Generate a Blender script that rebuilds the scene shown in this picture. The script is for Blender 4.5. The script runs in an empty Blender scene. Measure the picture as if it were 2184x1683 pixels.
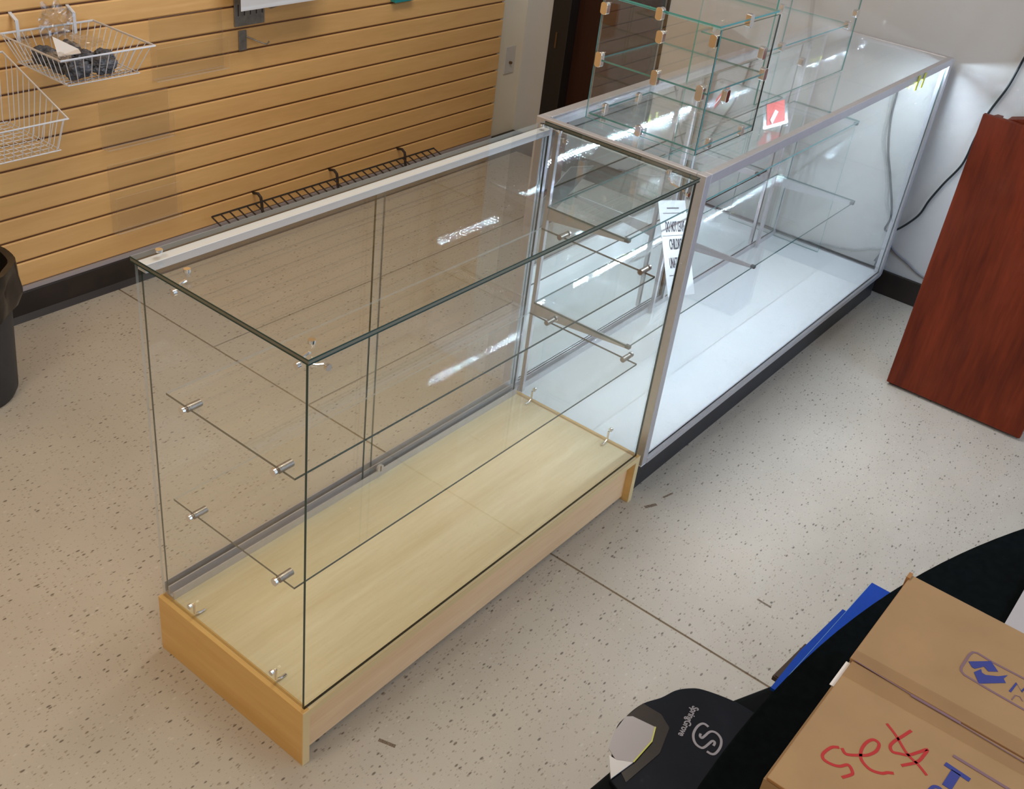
import bpy, bmesh, math, random
from mathutils import Matrix, Vector

random.seed(7)
SC = bpy.context.scene
COL = SC.collection

# ------------------------------------------------------------------ camera, world, lights, exposure
cam_data = bpy.data.cameras.new('camera')
cam = bpy.data.objects.new('camera', cam_data)
COL.objects.link(cam)
SC.camera = cam
R = ((0.6237429251, -0.7740354436, 0.1086917447),
     (-0.3661866816, -0.4122322389, -0.8342493006),
     (0.6905447687, 0.4805556297, -0.5405684130))
right, down, fwd = Vector(R[0]), Vector(R[1]), Vector(R[2])
M = Matrix.Identity(4)
for i in range(3):
    M[i][0], M[i][1], M[i][2] = right[i], -down[i], -fwd[i]
M.translation = Vector((-0.9623, -1.0381, 1.8571))
cam.matrix_world = M
cam_data.sensor_fit = 'HORIZONTAL'
cam_data.sensor_width = 36.0
cam_data.lens = 2278.18 * 36.0 / 2184.0
cam_data.shift_x = 20.777 / 2184.0
cam_data.shift_y = -15.259 / 2184.0
cam_data.clip_start = 0.02

world = bpy.data.worlds.new('world')
SC.world = world
world.use_nodes = True
bgn = world.node_tree.nodes.get('Background') or world.node_tree.nodes.new('ShaderNodeBackground')
bgn.inputs['Color'].default_value = (1.0, 0.96, 0.91, 1)
bgn.inputs['Strength'].default_value = 0.18


def area(name, loc, rot, sx, sy, energy, color):
    d = bpy.data.lights.new(name, 'AREA')
    d.shape = 'RECTANGLE'
    d.size, d.size_y, d.energy, d.color = sx, sy, energy, color
    o = bpy.data.objects.new(name, d)
    COL.objects.link(o)
    o.location, o.rotation_euler = loc, rot
    return o


# fluorescent troffers on the ceiling and the shop window behind the camera
WARM = (1.0, 0.87, 0.68)
for lx, ly, en, colr in ((-1.4, 0.3, 21, WARM), (1.1, 0.45, 26, (1.0, 0.91, 0.78)), (-1.2, -2.3, 30, WARM), (1.6, -2.4, 5, (0.80, 0.90, 1.0))):
    area('ceiling_fluorescent', (lx, ly, 2.86), (0, 0, 0), 1.2, 0.55, en, colr)
area('shop_window_daylight', (1.2, -4.4, 1.5), (math.radians(90), 0, 0), 3.0, 2.0, 102, (0.49, 0.70, 1.0))

SC.view_settings.view_transform = 'Standard'
SC.view_settings.look = 'None'
SC.view_settings.exposure = 0.03
SC.view_settings.gamma = 1.0
SC.view_settings.use_curve_mapping = False
SC.cycles.transparent_max_bounces = 36
SC.cycles.max_bounces = 10
SC.cycles.diffuse_bounces = 3
SC.cycles.glossy_bounces = 8
SC.cycles.sample_clamp_indirect = 500.0
SC.cycles.caustics_reflective = False
SC.cycles.caustics_refractive = False


# ------------------------------------------------------------------ materials
def mat(name):
    m = bpy.data.materials.new(name)
    m.use_nodes = True
    nt = m.node_tree
    b = nt.nodes.get('Principled BSDF')
    return m, nt, b


def plain(name, col, rough=0.5, metal=0.0, spec=0.5, noise=0.0, nscale=30.0, bump=0.0):
    m, nt, b = mat(name)
    b.inputs['Roughness'].default_value = rough
    b.inputs['Metallic'].default_value = metal
    b.inputs['Specular IOR Level'].default_value = spec
    b.inputs['Base Color'].default_value = (*col, 1)
    if noise or bump:
        tc = nt.nodes.new('ShaderNodeTexCoord')
        n = nt.nodes.new('ShaderNodeTexNoise')
        n.inputs['Scale'].default_value = nscale
        n.inputs['Detail'].default_value = 6
        nt.links.new(tc.outputs['Object'], n.inputs['Vector'])
        if noise:
            r = nt.nodes.new('ShaderNodeValToRGB')
            r.color_ramp.elements[0].position = 0.3
            r.color_ramp.elements[1].position = 0.7
            r.color_ramp.elements[0].color = (*[c * (1 - noise) for c in col], 1)
            r.color_ramp.elements[1].color = (*[min(1, c * (1 + noise)) for c in col], 1)
            nt.links.new(n.outputs['Fac'], r.inputs['Fac'])
            nt.links.new(r.outputs['Color'], b.inputs['Base Color'])
        if bump:
            bp = nt.nodes.new('ShaderNodeBump')
            bp.inputs['Strength'].default_value = bump
            bp.inputs['Distance'].default_value = 0.002
            nt.links.new(n.outputs['Fac'], bp.inputs['Height'])
            nt.links.new(bp.outputs['Normal'], b.inputs['Normal'])
    return m


def wood(name, dark, light, scale=(1.2, 14, 14), rough=0.4, fine=0.35, detail=5, spec=0.4, lo=0.3, hi=0.72):
    """grain runs along the axis whose scale is small"""
    m, nt, b = mat(name)
    N, L = nt.nodes, nt.links
    tc = N.new('ShaderNodeTexCoord')
    oi = N.new('ShaderNodeObjectInfo')
    mul = N.new('ShaderNodeVectorMath'); mul.operation = 'SCALE'
    mul.inputs[0].default_value = (13.7, 7.3, 9.1)
    L.new(oi.outputs['Random'], mul.inputs['Scale'])
    add = N.new('ShaderNodeVectorMath'); add.operation = 'ADD'
    L.new(tc.outputs['Object'], add.inputs[0]); L.new(mul.outputs['Vector'], add.inputs[1])
    mp = N.new('ShaderNodeMapping'); mp.inputs['Scale'].default_value = scale
    L.new(add.outputs['Vector'], mp.inputs['Vector'])
    n1 = N.new('ShaderNodeTexNoise')
    n1.inputs['Scale'].default_value = 1.6; n1.inputs['Detail'].default_value = detail
    n1.inputs['Distortion'].default_value = 0.6
    L.new(mp.outputs['Vector'], n1.inputs['Vector'])
    mp2 = N.new('ShaderNodeMapping'); mp2.inputs['Scale'].default_value = tuple(s * 6 for s in scale)
    L.new(add.outputs['Vector'], mp2.inputs['Vector'])
    n2 = N.new('ShaderNodeTexNoise'); n2.inputs['Scale'].default_value = 2.0; n2.inputs['Detail'].default_value = 3
    L.new(mp2.outputs['Vector'], n2.inputs['Vector'])
    mx = N.new('ShaderNodeMix'); mx.data_type = 'FLOAT'
    mx.inputs['Factor'].default_value = fine
    L.new(n1.outputs['Fac'], mx.inputs[2]); L.new(n2.outputs['Fac'], mx.inputs[3])
    r = N.new('ShaderNodeValToRGB')
    r.color_ramp.elements[0].position = lo; r.color_ramp.elements[0].color = (*dark, 1)
    r.color_ramp.elements[1].position = hi; r.color_ramp.elements[1].color = (*light, 1)
    L.new(mx.outputs[0], r.inputs['Fac'])
    L.new(r.outputs['Color'], b.inputs['Base Color'])
    b.inputs['Roughness'].default_value = rough
    b.inputs['Specular IOR Level'].default_value = spec
    return m


def glass(name, tint=(0.990, 0.996, 0.993), ior=1.5, rough=0.0):
    m = bpy.data.materials.new(name)
    m.use_nodes = True
    nt = m.node_tree
    nt.nodes.clear()
    out = nt.nodes.new('ShaderNodeOutputMaterial')
    mix = nt.nodes.new('ShaderNodeMixShader')
    tr = nt.nodes.new('ShaderNodeBsdfTransparent')
    gl = nt.nodes.new('ShaderNodeBsdfGlossy')
    fr = nt.nodes.new('ShaderNodeFresnel')
    fr.inputs['IOR'].default_value = ior
    tr.inputs['Color'].default_value = (*tint, 1)
    gl.inputs['Color'].default_value = (1, 1, 1, 1)
    gl.inputs['Roughness'].default_value = rough
    # the same reflectance from either side of the pane
    geo = nt.nodes.new('ShaderNodeNewGeometry')
    mi = nt.nodes.new('ShaderNodeMix'); mi.data_type = 'FLOAT'
    mi.inputs[2].default_value = ior; mi.inputs[3].default_value = 1.0 / ior
    fr2 = nt.nodes.new('ShaderNodeLayerWeight')
    fr2.inputs['Blend'].default_value = 0.5
    # Schlick: F0 + (1-F0)*(1-cos)^5 with facing = 1-cos
    pw = nt.nodes.new('ShaderNodeMath'); pw.operation = 'POWER'; pw.inputs[1].default_value = 5.0
    nt.links.new(fr2.outputs['Facing'], pw.inputs[0])
    ma = nt.nodes.new('ShaderNodeMath'); ma.operation = 'MULTIPLY_ADD'
    f0 = ((ior - 1) / (ior + 1)) ** 2
    ma.inputs[1].default_value = 1 - f0; ma.inputs[2].default_value = f0
    nt.links.new(pw.outputs[0], ma.inputs[0])
    nt.nodes.remove(fr); nt.nodes.remove(geo); nt.nodes.remove(mi)
    nt.links.new(ma.outputs[0], mix.inputs[0])
    nt.links.new(tr.outputs[0], mix.inputs[1])
    nt.links.new(gl.outputs[0], mix.inputs[2])
    nt.links.new(mix.outputs[0], out.inputs[0])
    return m


def emis(name, col, s):
    m = bpy.data.materials.new(name)
    m.use_nodes = True
    nt = m.node_tree
    nt.nodes.clear()
    out = nt.nodes.new('ShaderNodeOutputMaterial')
    e = nt.nodes.new('ShaderNodeEmission')
    e.inputs['Color'].default_value = (*col, 1)
    e.inputs['Strength'].default_value = s
    nt.links.new(e.outputs[0], out.inputs[0])
    return m


def floor_material():
    m, nt, b = mat('speckled_vinyl_floor')
    N, L = nt.nodes, nt.links
    tc = N.new('ShaderNodeTexCoord')
    big = N.new('ShaderNodeTexNoise')
    big.inputs['Scale'].default_value = 2.2; big.inputs['Detail'].default_value = 5
    L.new(tc.outputs['Object'], big.inputs['Vector'])
    r = N.new('ShaderNodeValToRGB')
    r.color_ramp.elements[0].position = 0.3; r.color_ramp.elements[0].color = (0.478, 0.420, 0.345, 1)
    r.color_ramp.elements[1].position = 0.72; r.color_ramp.elements[1].color = (0.545, 0.485, 0.405, 1)
    L.new(big.outputs['Fac'], r.inputs['Fac'])
    cur = r.outputs['Color']
    # flecks: elongated chips pressed into the sheet
    for k, (sx, sy, rad, col, dens, mixf) in enumerate((
            (44, 100, 0.25, (0.09, 0.065, 0.05), 0.16, 0.80),
            (58, 130, 0.28, (0.22, 0.16, 0.115), 0.26, 0.62),
            (85, 190, 0.30, (0.30, 0.24, 0.18), 0.34, 0.50),
            (45, 90, 0.24, (0.66, 0.61, 0.54), 0.10, 0.4))):
        mp = N.new('ShaderNodeMapping')
        mp.inputs['Scale'].default_value = (sx, sy, 1.0)
        mp.inputs['Location'].default_value = (k * 3.7, k * 5.1, 0)
        mp.inputs['Rotation'].default_value = (0, 0, math.radians((-4, 3, 6, -8)[k]))
        L.new(tc.outputs['Object'], mp.inputs['Vector'])
        v = N.new('ShaderNodeTexVoronoi')
        v.voronoi_dimensions = '2D'
        v.inputs['Scale'].default_value = 1.0
        L.new(mp.outputs['Vector'], v.inputs['Vector'])
        sp = N.new('ShaderNodeSeparateColor')
        L.new(v.outputs['Color'], sp.inputs[0])
        # per-cell size: only cells above the density cut carry a chip
        sz = N.new('ShaderNodeMapRange')
        sz.inputs['From Min'].default_value = 1 - dens; sz.inputs['From Max'].default_value = 1.0
        sz.inputs['To Min'].default_value = 0.0; sz.inputs['To Max'].default_value = rad
        L.new(sp.outputs[0], sz.inputs['Value'])
        df = N.new('ShaderNodeMath'); df.operation = 'SUBTRACT'
        L.new(sz.outputs[0], df.inputs[0]); L.new(v.outputs['Distance'], df.inputs[1])
        st = N.new('ShaderNodeMapRange')
        st.inputs['From Min'].default_value = -0.06; st.inputs['From Max'].default_value = 0.07
        st.inputs['To Max'].default_value = mixf
        L.new(df.outputs[0], st.inputs['Value'])
        mx = N.new('ShaderNodeMix'); mx.data_type = 'RGBA'
        L.new(st.outputs[0], mx.inputs['Factor'])
        L.new(cur, mx.inputs[6])
        mx.inputs[7].default_value = (*col, 1)
        cur = mx.outputs[2]
    L.new(cur, b.inputs['Base Color'])
    b.inputs['Roughness'].default_value = 0.42
    b.inputs['Specular IOR Level'].default_value = 0.35
    return m


MT = dict(
    floor=floor_material(),
    joint=plain('dark_floor_joint', (0.32, 0.235, 0.16), 0.8),
    scuff=plain('brown_scuff', (0.20, 0.145, 0.10), 0.7, noise=0.6, nscale=300),
    slat=wood('maple_slat_laminate', (0.73, 0.405, 0.148), (0.88, 0.530, 0.215), (0.9, 8, 8), 0.42, 0.3),
    groove=plain('groove_brown', (0.20, 0.085, 0.035), 0.7),
    plaster=plain('beige_painted_plaster', (0.82, 0.71, 0.55), 0.7, noise=0.03, nscale=6, bump=0.05),
    whitewall=plain('white_painted_plaster', (0.61, 0.59, 0.57), 0.65, noise=0.02, nscale=5, bump=0.05),
    base=plain('dark_vinyl_baseboard', (0.022, 0.014, 0.011), 0.45, noise=0.3, nscale=12),
    strip=plain('pale_lilac_trim', (0.42, 0.36, 0.36), 0.5),
    door=wood('dark_red_door_veneer', (0.025, 0.008, 0.005), (0.05, 0.016, 0.01), (9, 9, 0.8), 0.4),
    doorframe=plain('black_brown_door_frame', (0.016, 0.012, 0.010), 0.5),
    maple=wood('pale_maple_laminate', (0.72, 0.57, 0.31), (0.88, 0.76, 0.50), (0.9, 11, 11), 0.28, 0.35, spec=0.5),
    maple_end=wood('amber_maple_laminate', (0.66, 0.38, 0.12), (0.82, 0.53, 0.20), (9, 0.8, 9), 0.38, 0.3),
    maple_front=wood('rosy_maple_laminate', (0.74, 0.47, 0.25), (0.90, 0.63, 0.38), (0.9, 11, 11), 0.4, 0.35),
    maple_edge=plain('maple_edge_band', (0.74, 0.55, 0.28), 0.4),
    glass=glass('clear_glass'),
    topglass=glass('thick_clear_glass', (0.984, 0.993, 0.988)),
    acrylic=glass('clear_acrylic', (0.992, 0.992, 0.992), 1.36, 0.05),
    plastic_film=glass('clear_plastic_film', (0.95, 0.95, 0.95), 1.8, 0.2),
    alu=plain('satin_aluminium', (0.60, 0.58, 0.60), 0.38, 0.55, noise=0.03, nscale=60),
    alu_white=plain('white_anodised_rail', (0.76, 0.77, 0.81), 0.4, 0.1),
    mirror=plain('silvered_mirror', (0.86, 0.90, 0.89), 0.015, 1.0),
    chrome=plain('polished_chrome', (0.86, 0.84, 0.83), 0.14, 1.0),
    steel=plain('brushed_steel', (0.30, 0.26, 0.22), 0.4, 0.85, noise=0.1, nscale=80),
    galv=plain('grey_zinc_plate', (0.27, 0.25, 0.23), 0.45, 0.6, noise=0.2, nscale=50),
    white=plain('white_laminate', (0.80, 0.81, 0.82), 0.35, noise=0.01, nscale=8),
    kick=plain('black_kick_plinth', (0.020, 0.020, 0.024), 0.4, noise=0.2),
    coat=plain('white_coated_wire', (0.72, 0.71, 0.74), 0.4),
    blackwire=plain('black_coated_wire', (0.035, 0.025, 0.02), 0.45),
    blackplastic=plain('black_plastic', (0.022, 0.022, 0.026), 0.45, noise=0.2),
    binbag=plain('black_bin_liner', (0.018, 0.014, 0.012), 0.28, noise=0.3, nscale=20, bump=0.4),
    bin=plain('charcoal_bin_plastic', (0.035, 0.036, 0.042), 0.55, noise=0.1),
    mahogany=wood('mahogany_laminate', (0.080, 0.011, 0.004), (0.215, 0.033, 0.010), (7, 7, 0.7), 0.45, 0.45, spec=0.2),
    cable=plain('black_rubber_cable', (0.008, 0.010, 0.012), 0.4),
    greyline=plain('grey_line', (0.20, 0.19, 0.21), 0.5),
    plate=plain('white_wall_plate', (0.62, 0.56, 0.50), 0.35),
    brass=plain('brass_jack', (0.20, 0.12, 0.05), 0.4, 0.7),
    tabletop=plain('matt_black_tabletop', (0.0030, 0.0048, 0.0056), 0.9, noise=0.3, nscale=90, spec=0.04),
    vinyl=plain('black_vinyl_upholstery', (0.0045, 0.006, 0.007), 0.7, bump=0.2, nscale=140, spec=0.08),
    baggloss=plain('glossy_black_bag_plastic', (0.009, 0.011, 0.017), 0.45, noise=0.2, nscale=9, spec=0.10),
    bagdark=plain('dark_smoky_bag_window', (0.030, 0.021, 0.016), 0.25),
    print=plain('silver_grey_print', (0.34, 0.32, 0.36), 0.5),
    paper=plain('white_paper', (0.74, 0.72, 0.72), 0.6),
    greypaper=plain('pale_grey_card', (0.42, 0.39, 0.40), 0.5),
    yellowedge=plain('yellow_green_edge', (0.62, 0.62, 0.12), 0.5),
    blue=plain('royal_blue_card', (0.004, 0.065, 0.50), 0.35, noise=0.05, spec=0.3),
    lightblue=plain('pale_blue_edge', (0.25, 0.50, 0.68), 0.4),
    brownbook=plain('dark_brown_cover', (0.06, 0.035, 0.02), 0.5),
    card=plain('corrugated_cardboard', (0.32, 0.195, 0.090), 0.7, noise=0.07, nscale=16),
    cardedge=plain('cardboard_raw_edge', (0.33, 0.16, 0.055), 0.8),
    tape=glass('clear_packing_tape', (0.975, 0.960, 0.935), 1.25, 0.35),
    inkblue=plain('navy_box_print', (0.028, 0.038, 0.22), 0.6),
    inkpale=plain('faded_violet_box_print', (0.18, 0.105, 0.13), 0.6),
    inkred=plain('red_marker_ink', (0.40, 0.020, 0.018), 0.45),
    inkblack=plain('black_sign_ink', (0.05, 0.055, 0.07), 0.6),
    red=plain('red_printed_card', (0.62, 0.055, 0.045), 0.4),
    yellow=plain('yellow_price_tag', (0.62, 0.62, 0.04), 0.45),
    teal=plain('teal_plastic', (0.02, 0.30, 0.31), 0.4),
    rubber=plain('black_rubber_pad', (0.02, 0.02, 0.02), 0.6),
    led=emis('white_led', (0.66, 0.83, 1.0), 1250.0),
    ledstrip=plain('white_led_strip', (0.8, 0.82, 0.84), 0.5),
    darkpart=plain('dark_grey_foam_part', (0.075, 0.080, 0.098), 0.5, noise=0.7, nscale=45, bump=0.8),
)


def edge_glass(name, col, rough=0.15):
    m, nt, b = mat(name)
    b.inputs['Base Color'].default_value = (*col, 1)
    b.inputs['Roughness'].default_value = rough
    b.inputs['Specular IOR Level'].default_value = 0.6
    return m


MT['edge'] = edge_glass('green_black_glass_edge', (0.012, 0.045, 0.040))
MT['edge_teal'] = edge_glass('teal_glass_edge', (0.10, 0.36, 0.34))
MT['edge_mid'] = edge_glass('mid_teal_glass_edge', (0.030, 0.115, 0.115))
MT['edge_grey'] = edge_glass('olive_grey_glass_edge', (0.16, 0.155, 0.115))
MT['edge_pale'] = edge_glass('pale_glass_edge', (0.32, 0.42, 0.40))

def clear_edge(name, col, fac):
    m = bpy.data.materials.new(name)
    m.use_nodes = True
    nt = m.node_tree
    nt.nodes.clear()
    out = nt.nodes.new('ShaderNodeOutputMaterial')
    mix = nt.nodes.new('ShaderNodeMixShader')
    mix.inputs[0].default_value = fac
    t_ = nt.nodes.new('ShaderNodeBsdfTransparent')
    d_ = nt.nodes.new('ShaderNodeBsdfDiffuse')
    d_.inputs['Color'].default_value = (*col, 1)
    nt.links.new(t_.outputs[0], mix.inputs[1])
    nt.links.new(d_.outputs[0], mix.inputs[2])
    nt.links.new(mix.outputs[0], out.inputs[0])
    return m


MT['acrylic_edge'] = clear_edge('clear_acrylic_edge', (0.75, 0.72, 0.68), 0.28)
MT['edge_clear'] = clear_edge('half_clear_glass_edge', (0.70, 0.74, 0.70), 0.35)

# ------------------------------------------------------------------ mesh builders
OFF = {}


class B:
    def __init__(s):
        s.v, s.f, s.m = [], [], []

    def add(s, vs, fs, mi=0):
        o = len(s.v)
        s.v += [tuple(map(float, v)) for v in vs]
        for k, f in enumerate(fs):
            s.f.append(tuple(i + o for i in f))
            s.m.append(mi if not isinstance(mi, (list, tuple)) else mi[k])
        return s

    def box(s, a, b, mi=0):
        x0, y0, z0 = a
        x1, y1, z1 = b
        return s.add([(x0, y0, z0), (x1, y0, z0), (x1, y1, z0), (x0, y1, z0), (x0, y0, z1), (x1, y0, z1), (x1, y1, z1), (x0, y1, z1)],
                     [(0, 3, 2, 1), (4, 5, 6, 7), (0, 1, 5, 4), (1, 2, 6, 5), (2, 3, 7, 6), (3, 0, 4, 7)], mi)

    def cyl(s, p, q, r, n=12, mi=0, r2=None, cap=True):
        p, q = Vector(p), Vector(q)
        d = (q - p).normalized()
        u = d.orthogonal().normalized()
        w = d.cross(u)
        r2 = r if r2 is None else r2
        vs = []
        for c, rr in ((p, r), (q, r2)):
            for k in range(n):
                a = 2 * math.pi * k / n
                vs.append(c + (u * math.cos(a) + w * math.sin(a)) * rr)
        fs = [(k, (k + 1) % n, n + (k + 1) % n, n + k) for k in range(n)]
        if cap:
            fs += [tuple(range(n - 1, -1, -1)), tuple(range(n, 2 * n))]
        return s.add(vs, fs, mi)

    def tube(s, path, r, n=8, mi=0, closed=False):
        P = [Vector(p) for p in path]
        L = len(P)
        vs, fs = [], []
        ref = None
        for i in range(L):
            if closed:
                d = P[(i + 1) % L] - P[i - 1]
            else:
                d = P[min(i + 1, L - 1)] - P[max(i - 1, 0)]
            d.normalize()
            if ref is None:
                ref = d.orthogonal().normalized()
            u = (ref - d * ref.dot(d)).normalized()
            ref = u
            w = d.cross(u)
            for k in range(n):
                a = 2 * math.pi * k / n
                vs.append(P[i] + (u * math.cos(a) + w * math.sin(a)) * r)
        for i in range(L if closed else L - 1):
            j = (i + 1) % L
            for k in range(n):
                fs.append((i * n + k, i * n + (k + 1) % n, j * n + (k + 1) % n, j * n + k))
        if not closed:
            fs += [tuple(range(n - 1, -1, -1)), tuple(range((L - 1) * n, L * n))]
        return s.add(vs, fs, mi)

    def prism(s, poly, z0, z1, mi=0):
        n = len(poly)
        vs = [(x, y, z0) for x, y in poly] + [(x, y, z1) for x, y in poly]
        fs = [tuple(range(n - 1, -1, -1)), tuple(range(n, 2 * n))]
        fs += [(k, (k + 1) % n, n + (k + 1) % n, n + k) for k in range(n)]
        return s.add(vs, fs, mi)

    def stroke(s, pts, w, z, t=0.0004, mi=0):
        """a flat printed or inked line of width w lying at height z"""
        P = [Vector((x, y)) for x, y in pts]
        l, r = [], []
        for i in range(len(P)):
            d = P[min(i + 1, len(P) - 1)] - P[max(i - 1, 0)]
            d.normalize()
            nn = Vector((-d.y, d.x)) * w / 2
            l.append(P[i] + nn)
            r.append(P[i] - nn)
        vs = []
        for a, b in zip(l, r):
            vs += [(a.x, a.y, z), (b.x, b.y, z), (a.x, a.y, z + t), (b.x, b.y, z + t)]
        fs = []
        for i in range(len(P) - 1):
            a, b = 4 * i, 4 * i + 4
            fs += [(a + 2, a + 3, b + 3, b + 2), (a, b, b + 1, a + 1), (a, a + 2, b + 2, b), (a + 1, b + 1, b + 3, a + 3)]
        fs += [(0, 1, 3, 2), (4 * (len(P) - 1), 4 * (len(P) - 1) + 2, 4 * (len(P) - 1) + 3, 4 * (len(P) - 1) + 1)]
        return s.add(vs, fs, mi)

    def build(s, name, mats, parent=None, smooth=False, bevel=0.0, seg=2, loc=None):
        if not isinstance(mats, (list, tuple)):
            mats = [mats]
        off = OFF.get(parent.name, Vector((0, 0, 0))) if parent else Vector((0, 0, 0))
        if loc is not None:
            off = Vector(loc)
        me = bpy.data.meshes.new(name)
        me.from_pydata([tuple(Vector(v) - off) for v in s.v], [], s.f)
        for m in mats:
            me.materials.append(MT[m])
        for p, i in zip(me.polygons, s.m):
            p.material_index = i
            p.use_smooth = smooth
        bm = bmesh.new()
        bm.from_mesh(me)
        bmesh.ops.recalc_face_normals(bm, faces=bm.faces)
        bm.to_mesh(me)
        bm.free()
        me.update()
        o = bpy.data.objects.new(name, me)
        COL.objects.link(o)
        if parent:
            o.parent = parent
            OFF[o.name] = off
        elif loc is not None:
            o.location = loc
            OFF[o.name] = off
        if smooth:
            try:
                me.set_sharp_from_angle(angle=math.radians(40))
            except Exception:
                pass
        if bevel:
            md = o.modifiers.new('bevel', 'BEVEL')
            md.width, md.segments, md.limit_method = bevel, seg, 'ANGLE'
        return o


def root(name, loc, label, cat, group=None):
    o = bpy.data.objects.new(name, None)
    COL.objects.link(o)
    o.location = loc
    o.empty_display_size = 0.05
    OFF[o.name] = Vector(loc)
    return tag(o, label, cat, group)


def tag(o, label, cat, group=None):
    o['label'], o['category'] = label, cat
    if group:
        o['group'] = group
    return o


def struct(o, label=None):
    o['kind'] = 'structure'
    if label:
        o['label'] = label
    return o


def pane(a, b, name, parent, mats=('glass', 'edge'), axis=None, mi=None):
    """a sheet of glass: two faces of clear glass, the cut edges darker"""
    d = [b[i] - a[i] for i in range(3)]
    ax = d.index(min(d)) if axis is None else axis
    mi = mi or {2: [0, 0, 1, 1, 1, 1], 1: [1, 1, 0, 1, 0, 1], 0: [1, 1, 1, 0, 1, 0]}[ax]
    return B().box(a, b, mi).build(name, mats, parent)


def text_mesh(txt, name, material, size, parent, origin, xdir, ydir, thick=0.0004, xs=1.0, bold=0.0):
    cu = bpy.data.curves.new(name, 'FONT')
    cu.body = txt
    cu.size = size
    cu.extrude = thick
    cu.offset = bold
    cu.resolution_u = 3
    tmp = bpy.data.objects.new(name + '_tmp', cu)
    COL.objects.link(tmp)
    dg = bpy.context.evaluated_depsgraph_get()
    me = bpy.data.meshes.new_from_object(tmp.evaluated_get(dg))
    bpy.data.objects.remove(tmp)
    x, y = Vector(xdir).normalized(), Vector(ydir).normalized()
    z = x.cross(y)
    off = OFF.get(parent.name, Vector((0, 0, 0)))
    for v in me.vertices:
        v.co = Vector(origin) - off + x * v.co.x * xs + y * v.co.y + z * v.co.z
    me.materials.clear()
    me.materials.append(MT[material])
    o = bpy.data.objects.new(name, me)
    COL.objects.link(o)
    o.parent = parent
    OFF[o.name] = off
    return o


def copy_tree(o, parent=None):
    c = o.copy()
    COL.objects.link(c)
    if parent:
        c.parent = parent
    for ch in list(o.children):
        copy_tree(ch, c)
    return c


# ------------------------------------------------------------------ the room
XL, XR, YF, YB, ZC = -3.6, 3.13, -4.6, 1.945, 2.9
fl = struct(B().box((XL, YF, -0.06), (XR + 0.15, YB + 0.15, -0.004)).build('floor', 'joint'), 'speckled beige vinyl floor')
G = 0.0032
SX, S1, S2 = 0.885, 0.95, 1.395
tiles = [((XL, YF), (SX - G, YB + 0.1)), ((SX + G, YF), (XR + .1, S1 - G)), ((SX + G, S1 + G), (XR + .1, S2 - G)), ((SX + G, S2 + G), (XR + .1, YB + 0.1))]
for (x0, y0), (x1, y1) in tiles:
    B().box((x0, y0, -0.004), (x1, y1, 0)).build('floor_tile', 'floor', fl)

for pts_, ww_ in (([(0.153, -0.065), (0.158, -0.080), (0.165, -0.102)], 0.008), ([(1.233, -0.046), (1.269, -0.063)], 0.010), ([(1.310, -0.060), (1.348, -0.069)], 0.006), ([(1.132, -0.454), (1.131, -0.472), (1.130, -0.494)], 0.006)):
    B().stroke(pts_, ww_, 0.0001, 0.0003).build('scuff_mark', 'scuff', fl)
wb = struct(B().box((XL, YB, 0), (XR + 0.15, YB + 0.12, ZC)).build('wall_back', 'plaster'), 'beige back wall carrying maple slatwall')
# slatwall: a brown core board with one plank for each slat, 76 mm apart
B().box((XL, 1.934, 0.113), (2.922, YB, ZC)).build('slat_core', 'groove', wb)
z = 0.113
k = 0
GZ = [0.7284 - 0.0763 * j for j in range(8)]
z_last = GZ[-1]
zs = [z_last + 0.0763 * j for j in range(36)]
prev = 0.113
for zg in zs:
    if prev > ZC - 0.05:
        break
    z0, z1 = prev, min(zg - 0.003, ZC)
    b = B()
    # plank with eased lips towards the grooves
    e = 0.004
    prof = [(1.934, z0 + 0.001), (1.928, z0), (1.925, z0 + e), (1.925, z1 - e), (1.928, z1), (1.934, z1 - 0.001)]
    vs = [(XL, y, zz) for y, zz in prof] + [(2.931, y, zz) for y, zz in prof]
    n = len(prof)
    fs = [tuple(range(n)), tuple(range(2 * n - 1, n - 1, -1))] + [(i, i + n, (i + 1) % n + n, (i + 1) % n) for i in range(n)]
    b.add(vs, fs)
    b.build('slat', 'slat', wb)
    prev = zg + 0.003
struct(B().box((XL, 1.920, 0.097), (2.931, YB, 0.111)).build('trim_1', 'strip'), 'pale strip under the slatwall')
bb = struct(B().box((XL, 1.915, 0), (XR, YB, 0.097)).build('baseboard_back', 'base', bevel=0.004), 'dark baseboard under the slatwall')
B().add([(XL, 1.900, 0), (XR, 1.900, 0), (XR, 1.915, 0.018), (XL, 1.915, 0.018), (XL, 1.915, 0), (XR, 1.915, 0)],
        [(0, 1, 2, 3), (0, 3, 4), (1, 5, 2), (3, 2, 5, 4), (0, 4, 5, 1)]).build('toe_curve', 'base', bb)

# right wall with a dark red door in it
D0, D1 = 1.215, 1.800
wr = struct(B().box((XR, YF, 0), (XR + 0.12, D0, ZC)).box((XR, D1, 0), (XR + 0.12, YB, ZC)).box((XR, D0, 2.1), (XR + 0.12, D1, ZC)).build('wall_right', 'whitewall'), 'white right wall behind the long display case')
dr = struct(B().box((XR + 0.055, D0 + 0.05, 0.005), (XR + 0.095, D1 - 0.10, 2.04)).build('door_1', 'door'), 'dark red wooden door')
B().box((XR - 0.006, D0, 0), (XR + 0.10, D0 + 0.045, 2.1)).box((XR - 0.006, D1 - 0.098, 0), (XR + 0.10, D1, 2.1)).box((XR - 0.006, D0, 2.045), (XR + 0.10, D1, 2.1)).build('door_frame', 'doorframe', dr, bevel=0.003)
B().box((XR - 0.009, D1 - 0.045, 0.54), (XR - 0.006, D1 - 0.037, 0.61)).build('strike_plate', 'brass', dr)
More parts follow.
